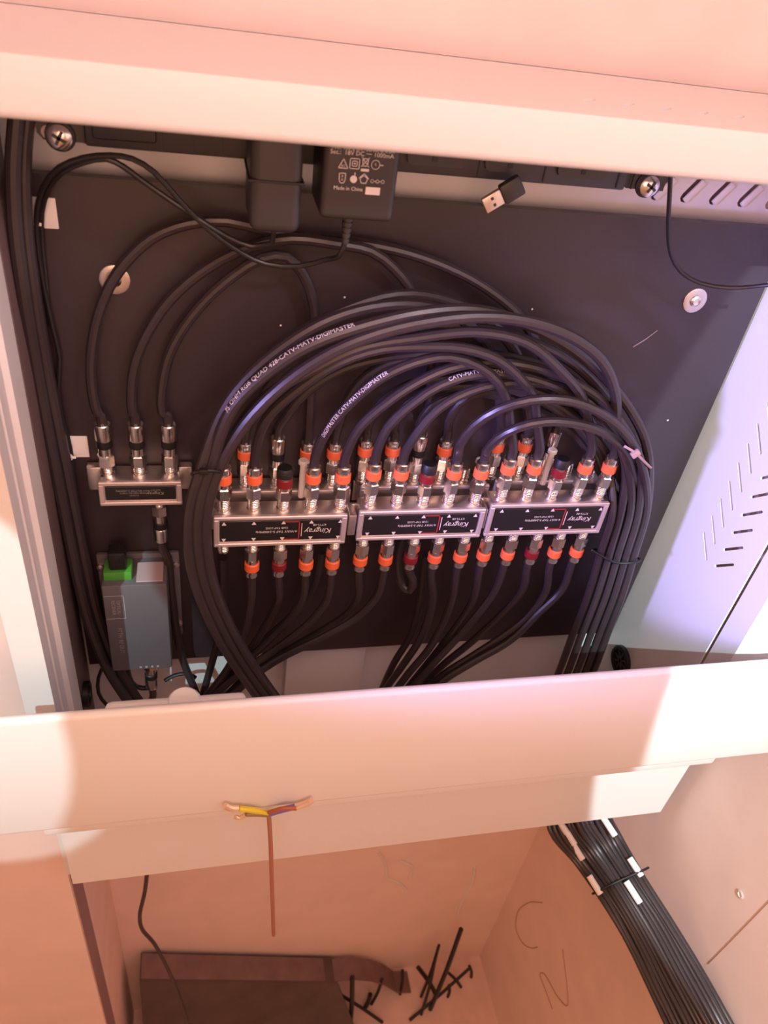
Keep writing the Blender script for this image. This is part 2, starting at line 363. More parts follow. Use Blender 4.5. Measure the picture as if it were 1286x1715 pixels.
def splitter(name, label, x0, x1, z1, z0, ya, yb, tops, bots, posts=True, group=None):
    root = thing(name, label, 'splitter', Q((x0 + x1) / 2, yb, z0), group)
    yp = (ya + yb) / 2
    body = MB().b2(Q(x0 + .002, ya + .003, z0 + .001), Q(x1 - .002, yb, z1 - .0005), .0018)
    body.build('body', cast, root)
    rim = MB(); t = .0042
    for lo, hi in (((x0, ya, z1 - t), (x1, ya + .005, z1)), ((x0, ya, z0), (x1, ya + .005, z0 + t)), ((x0, ya, z0 + t - .001), (x0 + t + .001, ya + .005, z1 - t + .001)), ((x1 - t - .001, ya, z0 + t - .001), (x1, ya + .005, z1 - t + .001))):
        rim.b2(Q(*lo), Q(*hi), .0009, 1)
    rim.build('rim', frame_m, root)
    for x in tops:
        m = MB(); stub(m, Q(x, yp, z1), Z_); m.build('port', nickel, root)
    for x in bots:
        m = MB(); stub(m, Q(x, yp, z0), -Z_); m.build('port', nickel, root)
    for sx in ((x0 - .004, x0 + .004), (x1 - .004, x1 + .004)):
        MB().b2(Q(sx[0], yb - .006, z0 + .006), Q(sx[1], yb - .003, z1 - .006), .001).build('mounting_ear', cast, root)
    return root
def face_plate(root, x0, x1, z1, z0, ya, kind, xs_t, xs_b):
    t = .0060; y = ya + .0014
    lp = MB().b2(Q(x0 + t, y, z0 + t), Q(x1 - t, y + .0012, z1 - t), .0005, 1).build('label_plate', label_m, root)
    pr = MB(); yt = y - .0004; w = x1 - x0; zc = (z0 + z1) / 2; h = z1 - z0
    U = Vector((-1, 0, 0)); V = Vector((0, 0, -1))     # the units are mounted upside down
    if kind == 'tap':
        put_text(pr, 'Kingray', .0088, Q(x0 + w * .785, yt, zc - .0008), U, V, shear=.25)
        put_text(pr, 'KTT5-08', .0036, Q(x0 + w * .79, yt, zc + .0068), U, V)
        pr.b2(Q(x0 + w * .652, yt, z0 + h * .30), Q(x0 + w * .657, yt + .0003, z0 + h * .74))
        put_text(pr, '4-WAY TAP 5-2400MHz', .0040, Q(x0 + w * .465, yt, zc - .0008), U, V)
        put_text(pr, '12dB TAP LOSS', .0034, Q(x0 + w * .468, yt, zc + .0038), U, V)
        tri = [(-.0022, 0), (.0022, 0), (.0002, .0036), (-.0002, .0036)]
        for x in xs_t: pr.prism(tri, Q(x, yt, z1 - t - .0042), X_, Z_, (0, .0003, 0))
        for x in xs_b: pr.prism(tri, Q(x, yt, z0 + t + .0042), X_, -Z_, (0, .0003, 0))
        rd = MB(); xa, xb, za, zb = x0 + w * .51, x0 + w * .640, z0 + t + .0010, z1 - t - .0010
        for lo, hi in (((xa, za), (xb, za + .0011)), ((xa, zb - .0011), (xb, zb)), ((xb - .0011, za), (xb, zb))):
            rd.b2(Q(lo[0], yt, lo[1]), Q(hi[0], yt + .0003, hi[1]))
        rd.build('red_outline', red_m, lp)
        pr.build('lettering', print_m, lp)
    else:
        put_text(pr, 'Kingray', .0052, Q(x0 + w * .68, yt, zc + .0002), U, V, shear=.25)
        put_text(pr, 'KS3-25', .0026, Q(x0 + w * .69, yt, zc + .0042), U, V)
        put_text(pr, '3-WAY SPLITTER 5-2400MHz', .0027, Q(x0 + w * .42, yt, zc + .0036), U, V)
        put_text(pr, 'POWER PASS ALL PORTS', .0024, Q(x0 + w * .42, yt, zc + .0008), U, V)
        put_text(pr, '75 OHM', .0024, Q(x0 + w * .42, yt, zc - .0020), U, V)
        pr.build('lettering', dimprint_m, lp)
for s, (x0, x1, z1, z0) in front.items():
    r_ = splitter('tap_splitter', f'silver five-port tap with upside-down black label, {s} of the front three', x0, x1, z1, z0, YS0, YS1, top_x[s], bot_x[s], group='front row of silver taps')
    face_plate(r_, x0, x1, z1, z0, YS0, 'tap', top_x[s], bot_x[s])
rear_px = {'left': (.004, .148, [(366, 800), (410, 800), (463, 800), (512, 798), (556, 797)]), 'middle': (.158, .300, [(606, 796), (651, 794), (694, 792), (737, 790), (778, 788)]), 'right': (.306, .448, [(822, 787), (868, 785), (911, 783), (950, 782), (990, 780)])}
rear_x = {}
for s, (x0, x1, pp) in rear_px.items():
    rear_x[s] = [P(px, py, .638).x for px, py in pp]
    z1 = front[s][2] + .001; z0 = front[s][3] + .001
    r_ = splitter('tap_splitter', f'silver tap half hidden behind the {s} front tap, against the board', x0, x1, z1, z0, YR0, YR1, rear_x[s], [], group='rear row of silver taps')
for (px, py) in ((507, 785), (915, 762)):      # stand-off pillars between the two rows
    c = P(px, py, .632)
for i, (x, zt) in enumerate(((P(507, 790, .6185).x, -.430), (P(800, 790, .6185).x, -.430), (P(924, 760, .6185).x, -.418))):
    lab = ('slim silver stand-off screw rising behind the left front tap', 'slim silver stand-off screw between middle and right front taps', 'slim silver stand-off screw behind black-capped port of right tap')[i]
    tag(MB().lathe([(0, .0032), (.040, .0032), (.0405, .0050), (.044, .0050), (.045, .0042)], Q(x, .6185, zt - .042), Z_, 12).build('standoff_screw', white_m, None, Q(x, .6185, zt - .042)), lab, 'screw')
# bridging spacer blocks seen between the front taps
for i, (xa, xb, z) in enumerate(((.1405, .1485, -.470), (.2855, .2875, -.466))):
    tag(MB().b2(Q(xa, .588, z - .030), Q(xb, .610, z - .004), .001).build('spacer_block', cast, None, Q(xa, .61, z - .03)), 'cast spacer between left and middle front taps' if i == 0 else 'cast spacer between middle and right front taps', 'spacer')

# small three-way splitter on the left
SX0, SX1, SZ1, SZ0, SYA, SYB = -.0985, -.0215, -.4535, -.4815, .620, .6505
s_top = [P(px, 800, .635).x for px in (181, 234, 286)]; s_bot = [P(267, 852, .635).x]
sm = splitter('tap_splitter', 'small silver three-way splitter on the left of the board', SX0, SX1, SZ1, SZ0, SYA, SYB, s_top, s_bot)
face_plate(sm, SX0, SX1, SZ1, SZ0, SYA, 'split', [], [])
MB().b2(Q(SX0 - .012, .640, SZ0 + .004), Q(SX0 + .003, .6505, SZ1 + .004), .002).build('mounting_ear', cast, sm)
MB().b2(Q(SX1 - .003, .640, SZ0 + .004), Q(SX1 + .010, .6505, SZ1 + .004), .002).build('mounting_ear', cast, sm)

# terminator caps
def terminator(label, base, axis=Z_):
    root = thing('terminator_cap', label, 'cap', Vector(base), 'black terminator caps')
    MB().lathe([(.012, .0062), (.013, .0079), (.0235, .0079), (.0245, .0066)], base, axis, 6, .3).lathe([(.024, .0064), (.040, .0064)], base, axis, 16).build('nut', nickel, root)
    MB().lathe(ring_prof(.0275, .0375, .0078), base, axis, 18).build('band', maroon_m, root, label='dark red band')
    MB().lathe([(.0390, .0072), (.0395, .0080), (.0470, .0080), (.0495, .0066), (.0500, .0030)], base, axis, 18).build('end_cap', plastic_dk, root)
for s in front: terminator(f'black-topped terminator with dark red band on middle top port of {s} front tap', Q(top_x[s][2], YP, front[s][2]))

def ft(s, i, st='orange'): return (Q(top_x[s][i], YP, front[s][2]), Z_, st)
def fb(s, i, st='orange'): return (Q(bot_x[s][i], YP, front[s][3]), -Z_, st)
def rt(s, i, st='orange'): return (Q(rear_x[s][i], .638, front[s][2] + .001), Z_, st)
JG = 'jumper cables arching over the taps'; BG = 'cables leaving the bottom ports'
# arches whose both ends are on the front taps
cable('black coaxial cable arching from first top port of left tap over to right tap', (ft('left', 0), ft('right', 3)),
      pl((392, 727, .585), (444, 664, .575), (519, 622, .570), (600, 583, .568), (700, 565, .567), (798, 556, .567), (880, 573, .569), (937, 619, .573), (974, 664, .580), (986, 710, .590)), group=JG)
cable('black coaxial cable arching from second top port of left tap onto right tap', (ft('left', 1), ft('right', 1)),
      pl((446, 702, .585), (508, 645, .578), (570, 606, .574), (640, 584, .572), (710, 580, .571), (775, 583, .572), (832, 601, .574), (871, 634, .578), (893, 662, .583), (899, 705, .590)), group=JG)
cable('white-printed black cable arching from fourth top port of left tap to right tap', (ft('left', 3), ft('right', 0)),
      pl((552, 715, .590), (590, 672, .586), (640, 632, .583), (695, 607, .581), (752, 597, .580), (800, 612, .581), (832, 638, .583), (849, 670, .586), (855, 715, .591)), group=JG,
      prints=[('DIGIMASTER CATV-MATV-DIGIMASTER', .0050, .045, .25)])
# arches that join the right-hand bundle
def rb(c, d, y1=1170):                            # right bundle tail: column c (0 outer .. 4 inner), depth row d
    x8 = (1083, 1070, 1056, 1041, 1026)[c]; y = (.590, .600, .611)[d]
    return pl((x8, 850, y), (x8 - 22, 930, y), (x8 - 43, 1000, y), (x8 - 66, 1060, y), (x8 - 92, 1130, y), (x8 - 118, 1190, y))
cable('black coaxial cable arching right from fifth top port of left tap', (ft('left', 4), None),
      pl((603, 715, .594), (650, 673, .592), (700, 640, .591), (752, 617, .590), (810, 607, .590), (880, 612, .590), (955, 637, .589), (1022, 684, .588), (1068, 760, .588)) + rb(1, 0), group=JG)
cable('black coaxial cable arching right from first top port of middle tap', (ft('middle', 0), None),
      pl((650, 715, .594), (695, 673, .592), (738, 645, .591), (798, 627, .590), (870, 630, .590), (945, 655, .590), (1010, 702, .590), (1050, 775, .590)) + rb(2, 0), group=JG, prints=[('CATV-MATV-DIGIMASTER', .0050, .12, .35)])
cable('black coaxial cable arching right from second top port of middle tap', (ft('middle', 1), None),
      pl((692, 735, .594), (733, 686, .592), (785, 656, .591), (850, 641, .591), (925, 645, .591), (985, 672, .592), (1030, 730, .594), (1048, 790, .596)) + rb(3, 0), group=JG)
cable('black cable from fourth top port of middle tap, upper of the two nearest arches', (ft('middle', 3), None),
      pl((770, 745, .590), (795, 712, .582), (835, 686, .574), (887, 671, .568), (945, 670, .566), (995, 686, .566), (1038, 716, .568), (1070, 765, .575)) + rb(0, 0), group=JG)
cable('black cable from fifth top port of middle tap, lower of the two nearest arches', (ft('middle', 4), None),
      pl((815, 755, .590), (835, 733, .582), (867, 716, .574), (912, 706, .570), (962, 709, .570), (1010, 724, .573), (1048, 757, .582), (1062, 800, .592)) + rb(1, 1), group=JG)
# left bundle: right tap fifth port and three arches to the rear taps
def lb(c, d):
    x9 = (315, 331, 345)[c]; y = (.560, .571, .583)[d]
    return pl((x9 + 22, 785, y), (x9 + 5, 840, y), (x9, 900, y), (x9 + 13, 980, y - .004), (x9 + 52, 1070, y - .01), (x9 + 115, 1165, y - .016), (x9 + 160, 1220, y - .02))
cable('thick black coaxial cable from fifth top port of right tap sweeping over to left bundle', (ft('right', 4), None),
      pl((1032, 705, .588), (1028, 650, .576), (1006, 602, .570), (953, 562, .566), (876, 537, .563), (798, 531, .561), (715, 540, .559), (640, 557, .558), (560, 588, .557), (480, 640, .557), (412, 708, .558)) + lb(2, 0), r=.0052, group='long cables of the left bundle')
cable('thick black coaxial cable with white print running from left bundle over to right bundle', (None, None),
      list(reversed(lb(1, 0))) + pl((391, 680, .556), (460, 615, .557), (522, 577, .559), (600, 549, .561), (700, 525, .565), (790, 519, .571), (860, 535, .578), (930, 566, .585), (990, 610, .590), (1048, 675, .592), (1082, 745, .592)) + rb(0, 1), r=.0052, group='long cables of the left bundle',
      prints=[('75 OHM RG6 QUAD 428-CATV-MATV-DIGIMASTER', .0056, .44, .55)])
cable('thick black coaxial cable from left bundle ducking to first port of right rear tap', (None, rt('right', 0)),
      list(reversed(lb(0, 0))) + pl((376, 684, .566), (429, 619, .568), (519, 553, .572), (578, 527, .576), (640, 513, .580), (700, 512, .586), (760, 527, .596), (806, 565, .610), (832, 620, .625), (838, 690, .634)), r=.0052, group='long cables of the left bundle')
cable('thick black coaxial cable topmost of left bundle ducking to second port of right rear tap', (None, rt('right', 1)),
      list(reversed(lb(1, 1))) + pl((385, 672, .578), (440, 607, .582), (525, 545, .588), (585, 517, .592), (640, 499, .595), (690, 494, .599), (745, 504, .606), (800, 526, .612), (850, 570, .618), (878, 630, .626), (884, 690, .634)), r=.0052, group='long cables of the left bundle')
# rear row
RG = 'cables on the rear taps'
def rearc(label, s, i, st, mid, tail): cable(label, (rt(s, i, st), None), mid + tail, r=.0045, group=RG)
rearc('black cable with orange-ringed connector on second port of left rear tap', 'left', 1, 'orange', pl((425, 690, .634), (470, 622, .628), (540, 580, .622), (640, 552, .616), (760, 545, .610), (870, 565, .606), (960, 610, .604), (1030, 690, .602), (1058, 770, .602)), rb(2, 1))
rearc('black cable with black-banded connector on third port of left rear tap', 'left', 2, 'black', pl((478, 700, .634), (510, 660, .630), (575, 618, .624), (660, 597, .616), (760, 590, .608), (860, 600, .604), (950, 630, .603), (1010, 690, .604), (1042, 770, .606)), rb(3, 1))
rearc('black cable with orange-ringed connector on fifth port of left rear tap', 'left', 4, 'orange', pl((570, 705, .634), (582, 668, .632), (616, 627, .628), (665, 603, .622), (740, 596, .617), (840, 606, .615), (925, 640, .614), (985, 700, .613), (1018, 780, .613)), rb(4, 0))
rearc('black cable with orange-ringed connector on first port of middle rear tap', 'middle', 0, 'orange', pl((616, 715, .634), (640, 672, .630), (690, 642, .626), (770, 630, .623), (860, 642, .620), (940, 675, .618), (992, 730, .617), (1018, 800, .614)), rb(4, 1))
rearc('black cable with orange-ringed connector on second port of middle rear tap', 'middle', 1, 'orange', pl((660, 715, .634), (680, 678, .630), (730, 650, .629), (800, 645, .627), (880, 660, .625), (950, 700, .623), (1000, 760, .620)), rb(4, 2))
rearc('black cable with black-banded connector on third port of middle rear tap', 'middle', 2, 'black', pl((702, 712, .634), (722, 680, .632), (770, 661, .631), (840, 664, .630), (905, 690, .629), (965, 730, .627), (1010, 800, .622)), rb(3, 2))
rearc('black cable with orange-ringed connector on fourth port of middle rear tap', 'middle', 3, 'orange', pl((752, 705, .632), (770, 676, .628), (815, 655, .624), (880, 655, .620), (945, 685, .616), (1000, 735, .613), (1040, 805, .612)), rb(2, 2))
# long feeders from the small splitter, across the top of the board
def st_(i): return (Q(s_top[i], .635, SZ1), Z_, 'black')
FG = 'feeder cables from the small splitter'
cable('black feeder cable from first port of small splitter, outermost loop behind the adaptors', (st_(0), rt('right', 2, 'black')),
      pl((163, 690, .634), (152, 630, .634), (156, 565, .634), (172, 505, .634), (198, 455, .634), (255, 398, .634), (318, 374, .634), (380, 370, .634), (440, 384, .635), (510, 398, .637), (590, 406, .637), (660, 418, .636), (730, 440, .635), (800, 474, .634), (866, 526, .633), (905, 590, .634), (922, 650, .636), (922, 700, .638)), r=.0047, group=FG)
cable('black feeder cable from second port of small splitter, dropping behind the arches', (st_(1), None),
      pl((222, 690, .634), (222, 630, .634), (240, 572, .634), (285, 502, .634), (350, 447, .634), (420, 413, .630), (490, 400, .626), (560, 408, .625), (620, 420, .627), (658, 448, .630), (690, 490, .632), (715, 560, .636), (722, 640, .637), (715, 690, .637)), r=.0047, group=FG)
cable('black feeder cable from third port of small splitter, innermost loop', (st_(2), rt('left', 3)),
      pl((272, 690, .634), (274, 630, .634), (291, 577, .634), (333, 515, .634), (390, 462, .632), (440, 432, .630), (480, 430, .630), (508, 460, .631), (525, 510, .633), (525, 580, .635), (520, 670, .636)), r=.0047, group=FG)
cable('black cable below the small splitter going down past the grey receiver', ((Q(s_bot[0], .635, SZ0), -Z_, 'black'), None),
      pl((281, 935, .636), (287, 990, .636), (296, 1060, .634), (308, 1110, .63), (328, 1160, .62), (345, 1210, .61)), r=.0045)
# bottom ports
def bc(s, i, mid, lab, st='orange', **kw): cable(lab, (fb(s, i, st), None), mid, r=.0047, group=BG, **kw)
N5 = ('first', 'second', 'third', 'fourth', 'fifth')
def bl_(s, i, x): return f'black coaxial cable on {N5[i]} bottom port of {s} tap{x}'
bc('left', 1, pl((421, 1000, .598), (409, 1062, .600), (383, 1118, .602), (348, 1165, .605), (320, 1205, .61)), bl_('left', 1, ', orange ring'))
bc('left', 2, pl((468, 998, .602), (455, 1030, .618), (425, 1080, .622), (385, 1130, .622), (350, 1175, .622)), bl_('left', 2, ', dark red ring'), 'maroon')
bc('left', 3, pl((509, 995, .600), (486, 1036, .604), (455, 1068, .606), (415, 1105, .608), (365, 1150, .61), (325, 1195, .612)), bl_('left', 3, ', orange ring'))
bc('left', 4, pl((550, 1000, .598), (522, 1039, .598), (465, 1085, .598), (410, 1122, .598), (360, 1163, .598), (320, 1210, .60)), bl_('left', 4, ', orange ring'))
bc('middle', 0, pl((601, 995, .602), (584, 1026, .608), (540, 1056, .611), (470, 1096, .612), (415, 1132, .61), (365, 1180, .61)), bl_('middle', 0, ', sweeping left'))
bc('middle', 1, pl((632, 997, .600), (598, 1034, .598), (543, 1066, .592), (470, 1102, .588), (420, 1136, .586), (365, 1190, .586)), bl_('middle', 1, ', lowest of those sweeping left'))
bc('middle', 2, pl((692, 972, .600), (686, 988, .603), (675, 982, .607), (668, 962, .612), (667, 930, .620), (675, 900, .622)), bl_('middle', 2, ' curling back up, dark red ring'), 'maroon', lead=.006)
bc('middle', 3, pl((725, 1002, .602), (708, 1062, .604), (676, 1112, .604), (650, 1148, .604), (620, 1195, .604)), bl_('middle', 3, ', nearest the curled one'))
bc('middle', 4, pl((756, 1008, .600), (723, 1080, .596), (684, 1128, .592), (645, 1180, .59)), bl_('middle', 4, ', orange ring'))
bc('right', 0, pl((791, 1008, .602), (749, 1070, .602), (704, 1126, .600), (660, 1180, .60)), bl_('right', 0, ', orange ring'))
bc('right', 1, pl((827, 992, .600), (782, 1050, .594), (724, 1113, .588), (670, 1175, .585)), bl_('right', 1, ', orange ring'))
bc('right', 2, pl((876, 985, .604), (850, 1018, .608), (793, 1072, .610), (735, 1120, .608), (680, 1180, .606)), bl_('right', 2, ', dark red ring'), 'maroon')
bc('right', 3, pl((914, 990, .601), (882, 1034, .601), (850, 1060, .600), (792, 1098, .598), (738, 1133, .596), (690, 1180, .594)), bl_('right', 3, ', orange ring'))
bc('right', 4, pl((941, 988, .600), (903, 1025, .597), (855, 1072, .592), (790, 1110, .586), (740, 1142, .582), (700, 1190, .58)), bl_('right', 4, ', orange ring, lowest curve'))
# cables behind, seen as dark strands between the bottom ports
for i, (q, lab) in enumerate(((((374, 935), (374, 1000), (368, 1060), (352, 1120), (335, 1180)), 'dark cable hanging behind bare first bottom port of left tap'),
                              (((538, 925), (525, 985), (490, 1030), (440, 1075), (385, 1140), (345, 1190)), 'dark cable behind the fourth and fifth bottom ports of left tap'),
                              (((712, 930), (705, 1000), (690, 1060), (660, 1110), (635, 1165)), 'dark cable hanging behind third and fourth bottom ports of middle tap'))):
    cable(lab, (None, None), pl(*[(a, b, .6335 if j < 3 else .625) for j, (a, b) in enumerate(q)]), r=.0045, group='cables from the rear taps')

# cable ties around the bundles
def tie(name_lab, pts, w=.0028):
    o = MB().tube(spline(pts, .004), w / 2, 6); return o
t = tie('', pl((327, 792, .552), (345, 788, .551), (366, 790, .553), (372, 794, .565), (366, 797, .590), (345, 795, .592), (324, 795, .580), (322, 793, .562), (327, 792, .552)))
t.box(P(341, 790, .5505), (.0075, .004, .0055), None, .0008)
tag(t.build('cable_tie', plastic_dk, None, P(341, 790, .56)), 'black cable tie binding the left cable bundle beside the first tap', 'cable tie')
t = tie('', pl((992, 922, .590), (1010, 933, .582), (1035, 943, .580), (1062, 942, .580), (1072, 938, .592), (1060, 932, .622), (1020, 925, .622), (996, 920, .610), (992, 922, .590)))
tag(t.build('cable_tie', plastic_dk, None, P(1040, 940, .59)), 'black cable tie round the right cable bundle below the right tap', 'cable tie')
t = tie('', pl((1047, 748, .568), (1062, 757, .563), (1078, 772, .566), (1088, 782, .578), (1086, 780, .603), (1062, 766, .606), (1045, 752, .590), (1047, 748, .568)))
t.box(P(1064, 760, .5625), (.007, .004, .009), Matrix.Rotation(.8, 3, 'Y'), .0008)
tag(t.build('cable_tie', pale_m, None, P(1064, 760, .57)), 'dusty pale cable tie at the shoulder of the right cable bundle', 'cable tie')

# ------------------------------------------------------------------ power rail and adaptors
YPR = 0.618
def zr(v): return v * .618                        # measured z/y on the rail face
ZP0 = -.155; ZP1 = -.110
pr = thing('power_rail', 'black rack power rail with sockets fixed across the top of the cabinet', 'power strip', Q(.14, YPR + .03, ZP0))
MB().b2(Q(-.0775, YPR, ZP0), Q(.3475, YPR + .040, ZP1), .002).build('housing', plastic_m, pr)
for xa, xb, hx in ((-.1095, -.0765, -.093), (.3465, .385, .370)):
    MB().prism([(xa, ZP0 + .006), (xa + .004, ZP0 + .0015), (xb, ZP0 + .0015), (xb, ZP1), (xa, ZP1)], Q(0, YPR + .003, 0), X_, Z_, (0, .003, 0)).build('mounting_ear', plastic_m, pr)
for (px, py) in ((101, 227), (1083, 309)):
    c = P(px, py, YPR + .003)
    s = MB().lathe([(0, .0105), (.0015, .0105), (.002, .0098)], c, (0, -1, 0), 20).build('cup_washer', plastic_dk, pr)
    MB().lathe([(.002, .0090), (.006, .0086), (.0080, .0060), (.0086, .002)], c, (0, -1, 0), 20).build('screw_head', nickel, s)
    cr = MB()
    for a in (.5, .5 + math.pi / 2): cr.box(c + Vector((0, -.0085, 0)), (.010, .0012, .0022), Matrix.Rotation(a, 3, 'Y'))
    cr.build('cross_slot', plastic_m, s)
MB().lathe([(0, .0045), (.0008, .0045)], P(80, 221, YPR + .0022), (0, -1, 0), 14).build('slot_hole', pale_m, pr)
def seam(x): MB().b2(Q(x - .0006, YPR - .0006, ZP0 + .002), Q(x + .0006, YPR + .001, ZP1)).build('seam', plastic_dk, pr)
xr = lambda px: P(px, 285, YPR).x
for px in (140, 270, 322, 372, 802, 912, 1035, 1060): seam(P(px, 225 + (px - 140) * .085, YPR).x)
for (pa, pb, pslot) in ((680, 780, 726), (810, 895, 852), (932, 1015, 975)):
    xa, xb, xs = [P(p_, 270 + (p_ - 680) * .07, YPR).x for p_ in (pa, pb, pslot)]
    so = MB().prism([(xa + .005, ZP0 + .0070), (xb - .005, ZP0 + .0070), (xb - .0015, ZP0 + .0085), (xb, ZP0 + .012), (xb, ZP1), (xa, ZP1), (xa, ZP0 + .012), (xa + .0015, ZP0 + .0085)], Q(0, YPR - .0022, 0), X_, Z_, (0, .003, 0)).build('socket', plastic_m, pr)
    MB().b2(Q(xs - .0020, YPR - .0027, ZP0 + .0105), Q(xs + .0020, YPR - .0018, ZP0 + .0215)).build('earth_slot', plastic_dk, so)
    for d in (-1, 1): MB().box(Q(xs + d * .009, YPR - .0024, ZP1 - .005), (.0035, .001, .011), Matrix.Rotation(d * .5, 3, 'Y')).build('pin_slot', plastic_dk, so)
sw = P(158, 225, YPR)
MB().b2(Q(-.072, YPR - .0016, ZP0 + .006), Q(P(262, 235, YPR).x, YPR + .001, ZP1), .002).build('blank_plate', plastic_m, pr)
MB().lathe([(0, .010), (.003, .0095), (.0032, .007)], Q(P(296, 235, YPR).x, YPR, ZP1 - .004), (0, -1, 0), 20).build('reset_button', plastic_dk, pr)
MB().lathe([(0, .0085), (.004, .008), (.0042, .005)], Q(P(396, 240, YPR).x, YPR, ZP1 - .018), (0, -1, 0), 20).build('cable_gland', plastic_dk, pr)

def adaptor(name, label, x0, x1, z0, z1, y0, y1, bev):
    r_ = thing(name, label, 'power adapter', Q((x0 + x1) / 2, y1, z0))
    MB().b2(Q(x0, y0, z0), Q(x1, y1, z1), bev, 4).build('case', plastic_m, r_); return r_
YA = .560
a1 = [P(417, 232, YA), P(500, 396, YA)]
ad1 = adaptor('power_adapter', 'slim plain black plug-in adaptor hanging from the power rail', a1[0].x + .001, a1[1].x + .001, a1[1].z - H, -.085, YA, YPR - .003, .0075)
MB().b2(Q(a1[0].x - .0002, YA - .0006, -.1545), Q(a1[1].x + .0022, YPR - .004, -.1525), .0004, 1).build('case_joint', plastic_dk, ad1)
a2 = [P(543, 240, YA), P(660, 375, YA)]
X0, X1, ZA = a2[0].x + .0005, a2[1].x - .0015, a2[1].z - H
ad2 = adaptor('power_adapter', 'wide black plug-in adaptor with white printed rating label', X0, X1, ZA, -.085, YA, YPR - .003, .0045)
m = MB(); yt = YA - .0005; wA = X1 - X0
def ta(px, py): return P(px, py, yt)
put_text(m, 'PRI.: 100-240V~50/60Hz 0.5A', .0036, ta(609, 250), X_, Z_); put_text(m, 'Sec.:  18V DC \u2550 1000mA', .0042, ta(607, 258), X_, Z_)
put_text(m, 'Made in China', .0036, ta(583, 316), X_, Z_)
W = .0005
def line(pts, closed=True):
    n = len(pts)
    for i in range(n if closed else n - 1):
        a, b = pts[i], pts[(i + 1) % n]; d = (b - a); ang = math.atan2(d.z, d.x)
        m.box((a + b) / 2, (d.length + W, .0004, W), Matrix.Rotation(-ang, 3, 'Y'))
def ngon(c, r, n, ph=0.0): return [c + Vector((math.cos(ph + 2 * math.pi * i / n) * r, 0, math.sin(ph + 2 * math.pi * i / n) * r)) for i in range(n)]
c = ta(575, 275); line([c + Vector((-.00336, 0, -.00256)), c + Vector((.00336, 0, -.00256)), c + Vector((0, 0, .0036))]); put_text(m, 'RC', .0024, c + Vector((0, 0, -.00112)), X_, Z_)
c = ta(594, 274); line(ngon(c, .00464, 4, math.pi / 4)); line(ngon(c, .0024, 4, math.pi / 4)); m.box(c, (.00128, .00032, .00096))
c = ta(612, 272); line([c + Vector((-.0016, 0, -.0024)), c + Vector((-.00208, 0, .0024)), c + Vector((.00208, 0, .0024)), c + Vector((.0016, 0, -.0024))]); line([c + Vector((-.00256, 0, -.0028)), c + Vector((.00256, 0, .00304))], False); line([c + Vector((.00256, 0, -.0028)), c + Vector((-.00256, 0, .00304))], False)
m.box(ta(611, 285), (.00576, .00032, .00176))
c = ta(629, 276); line(ngon(c, .00304, 12)); line([c + Vector((.0032, 0, 0)), c + Vector((.00528, 0, 0))], False); put_text(m, 'E', .0024, c, X_, Z_)
c = ta(573, 298); line([c + Vector((-.00224, 0, .0032)), c + Vector((.00224, 0, .0032)), c + Vector((.00208, 0, -.0016)), c + Vector((.00096, 0, -.00336)), c + Vector((-.00096, 0, -.00336)), c + Vector((-.00208, 0, -.0016))]); put_text(m, 'X\nX', .00224, c, X_, Z_)
c = ta(592, 300); m.lathe([(0, .00256), (.00032, .00256)], c, (0, -1, 0), 12); m.box(c + Vector((.00064, 0, .00352)), (.00064, .00032, .00176))
c = ta(609, 301); line(ngon(c, .00288, 5, math.pi / 2)); line([c + Vector((-.00336, 0, .0008)), c + Vector((0, 0, .00416)), c + Vector((.00336, 0, .0008))], False)
c = ta(632, 304); line(ngon(c + Vector((-.00384, 0, 0)), .00112, 8)); line(ngon(c, .00112, 8)); line(ngon(c + Vector((.00384, 0, 0)), .00112, 8)); line([c + Vector((-.00272, 0, 0)), c + Vector((-.00112, 0, 0))], False); line([c + Vector((.00112, 0, 0)), c + Vector((.00272, 0, 0))], False)
m.box(ta(624, 320), (.0105, .0004, .0052))
m.build('printed_label', print_m, ad2)
sr = MB(); b0 = Q((X0 + X1) / 2 - .0015, .585, ZA); 
for i in range(6): sr.lathe([(i * .0042, .0050 - i * .0004), (i * .0042 + .0028, .0050 - i * .0004), (i * .0042 + .0030, .0036 - i * .0003), (i * .0042 + .0042, .0036 - i * .0003)], b0, (-.02, 0, -1), 12)
sr.build('strain_relief', plastic_m, ad2)
# thin leads from the adaptors to the left side and down
cable('thin twin lead from the wide adaptor looping up to the left cable clip', (None, None),
      [b0 + Vector((-.0005, 0, -.024)), b0 + Vector((-.004, .002, -.036))] + pl((548, 434, .598), (500, 446, .604), (445, 442, .608), (405, 424, .606), (350, 385, .600), (300, 335, .598), (258, 288, .596), (222, 266, .596), (185, 260, .596), (140, 264, .600), (100, 280, .606), (74, 310, .622), (62, 352, .638), (62, 400, .642), (72, 470, .644), (88, 545, .645), (100, 600, .646), (98, 650, .646), (105, 700, .646), (117, 748, .645), (124, 800, .645), (128, 860, .642), (140, 940, .64), (155, 1030, .636), (180, 1100, .632), (205, 1150, .63)), r=.0021, name='adapter_lead', cat='cable', m=wire_m)
cable('thin lead from the slim adaptor joining the twin lead over the left clip', (None, None),
      [Q((a1[0].x + a1[1].x) / 2 + .002, .590, a1[1].z - H + .001)] + pl((456, 406, .596), (440, 410, .600), (420, 412, .602), (380, 396, .601), (335, 368, .599), (285, 335, .604), (235, 300, .604), (205, 278, .602), (178, 266, .602), (140, 272, .606), (106, 287, .612), (82, 315, .627), (70, 355, .642), (70, 400, .646), (77, 470, .648), (84, 545, .649)), r=.0021, name='adapter_lead', cat='cable', m=wire_m)
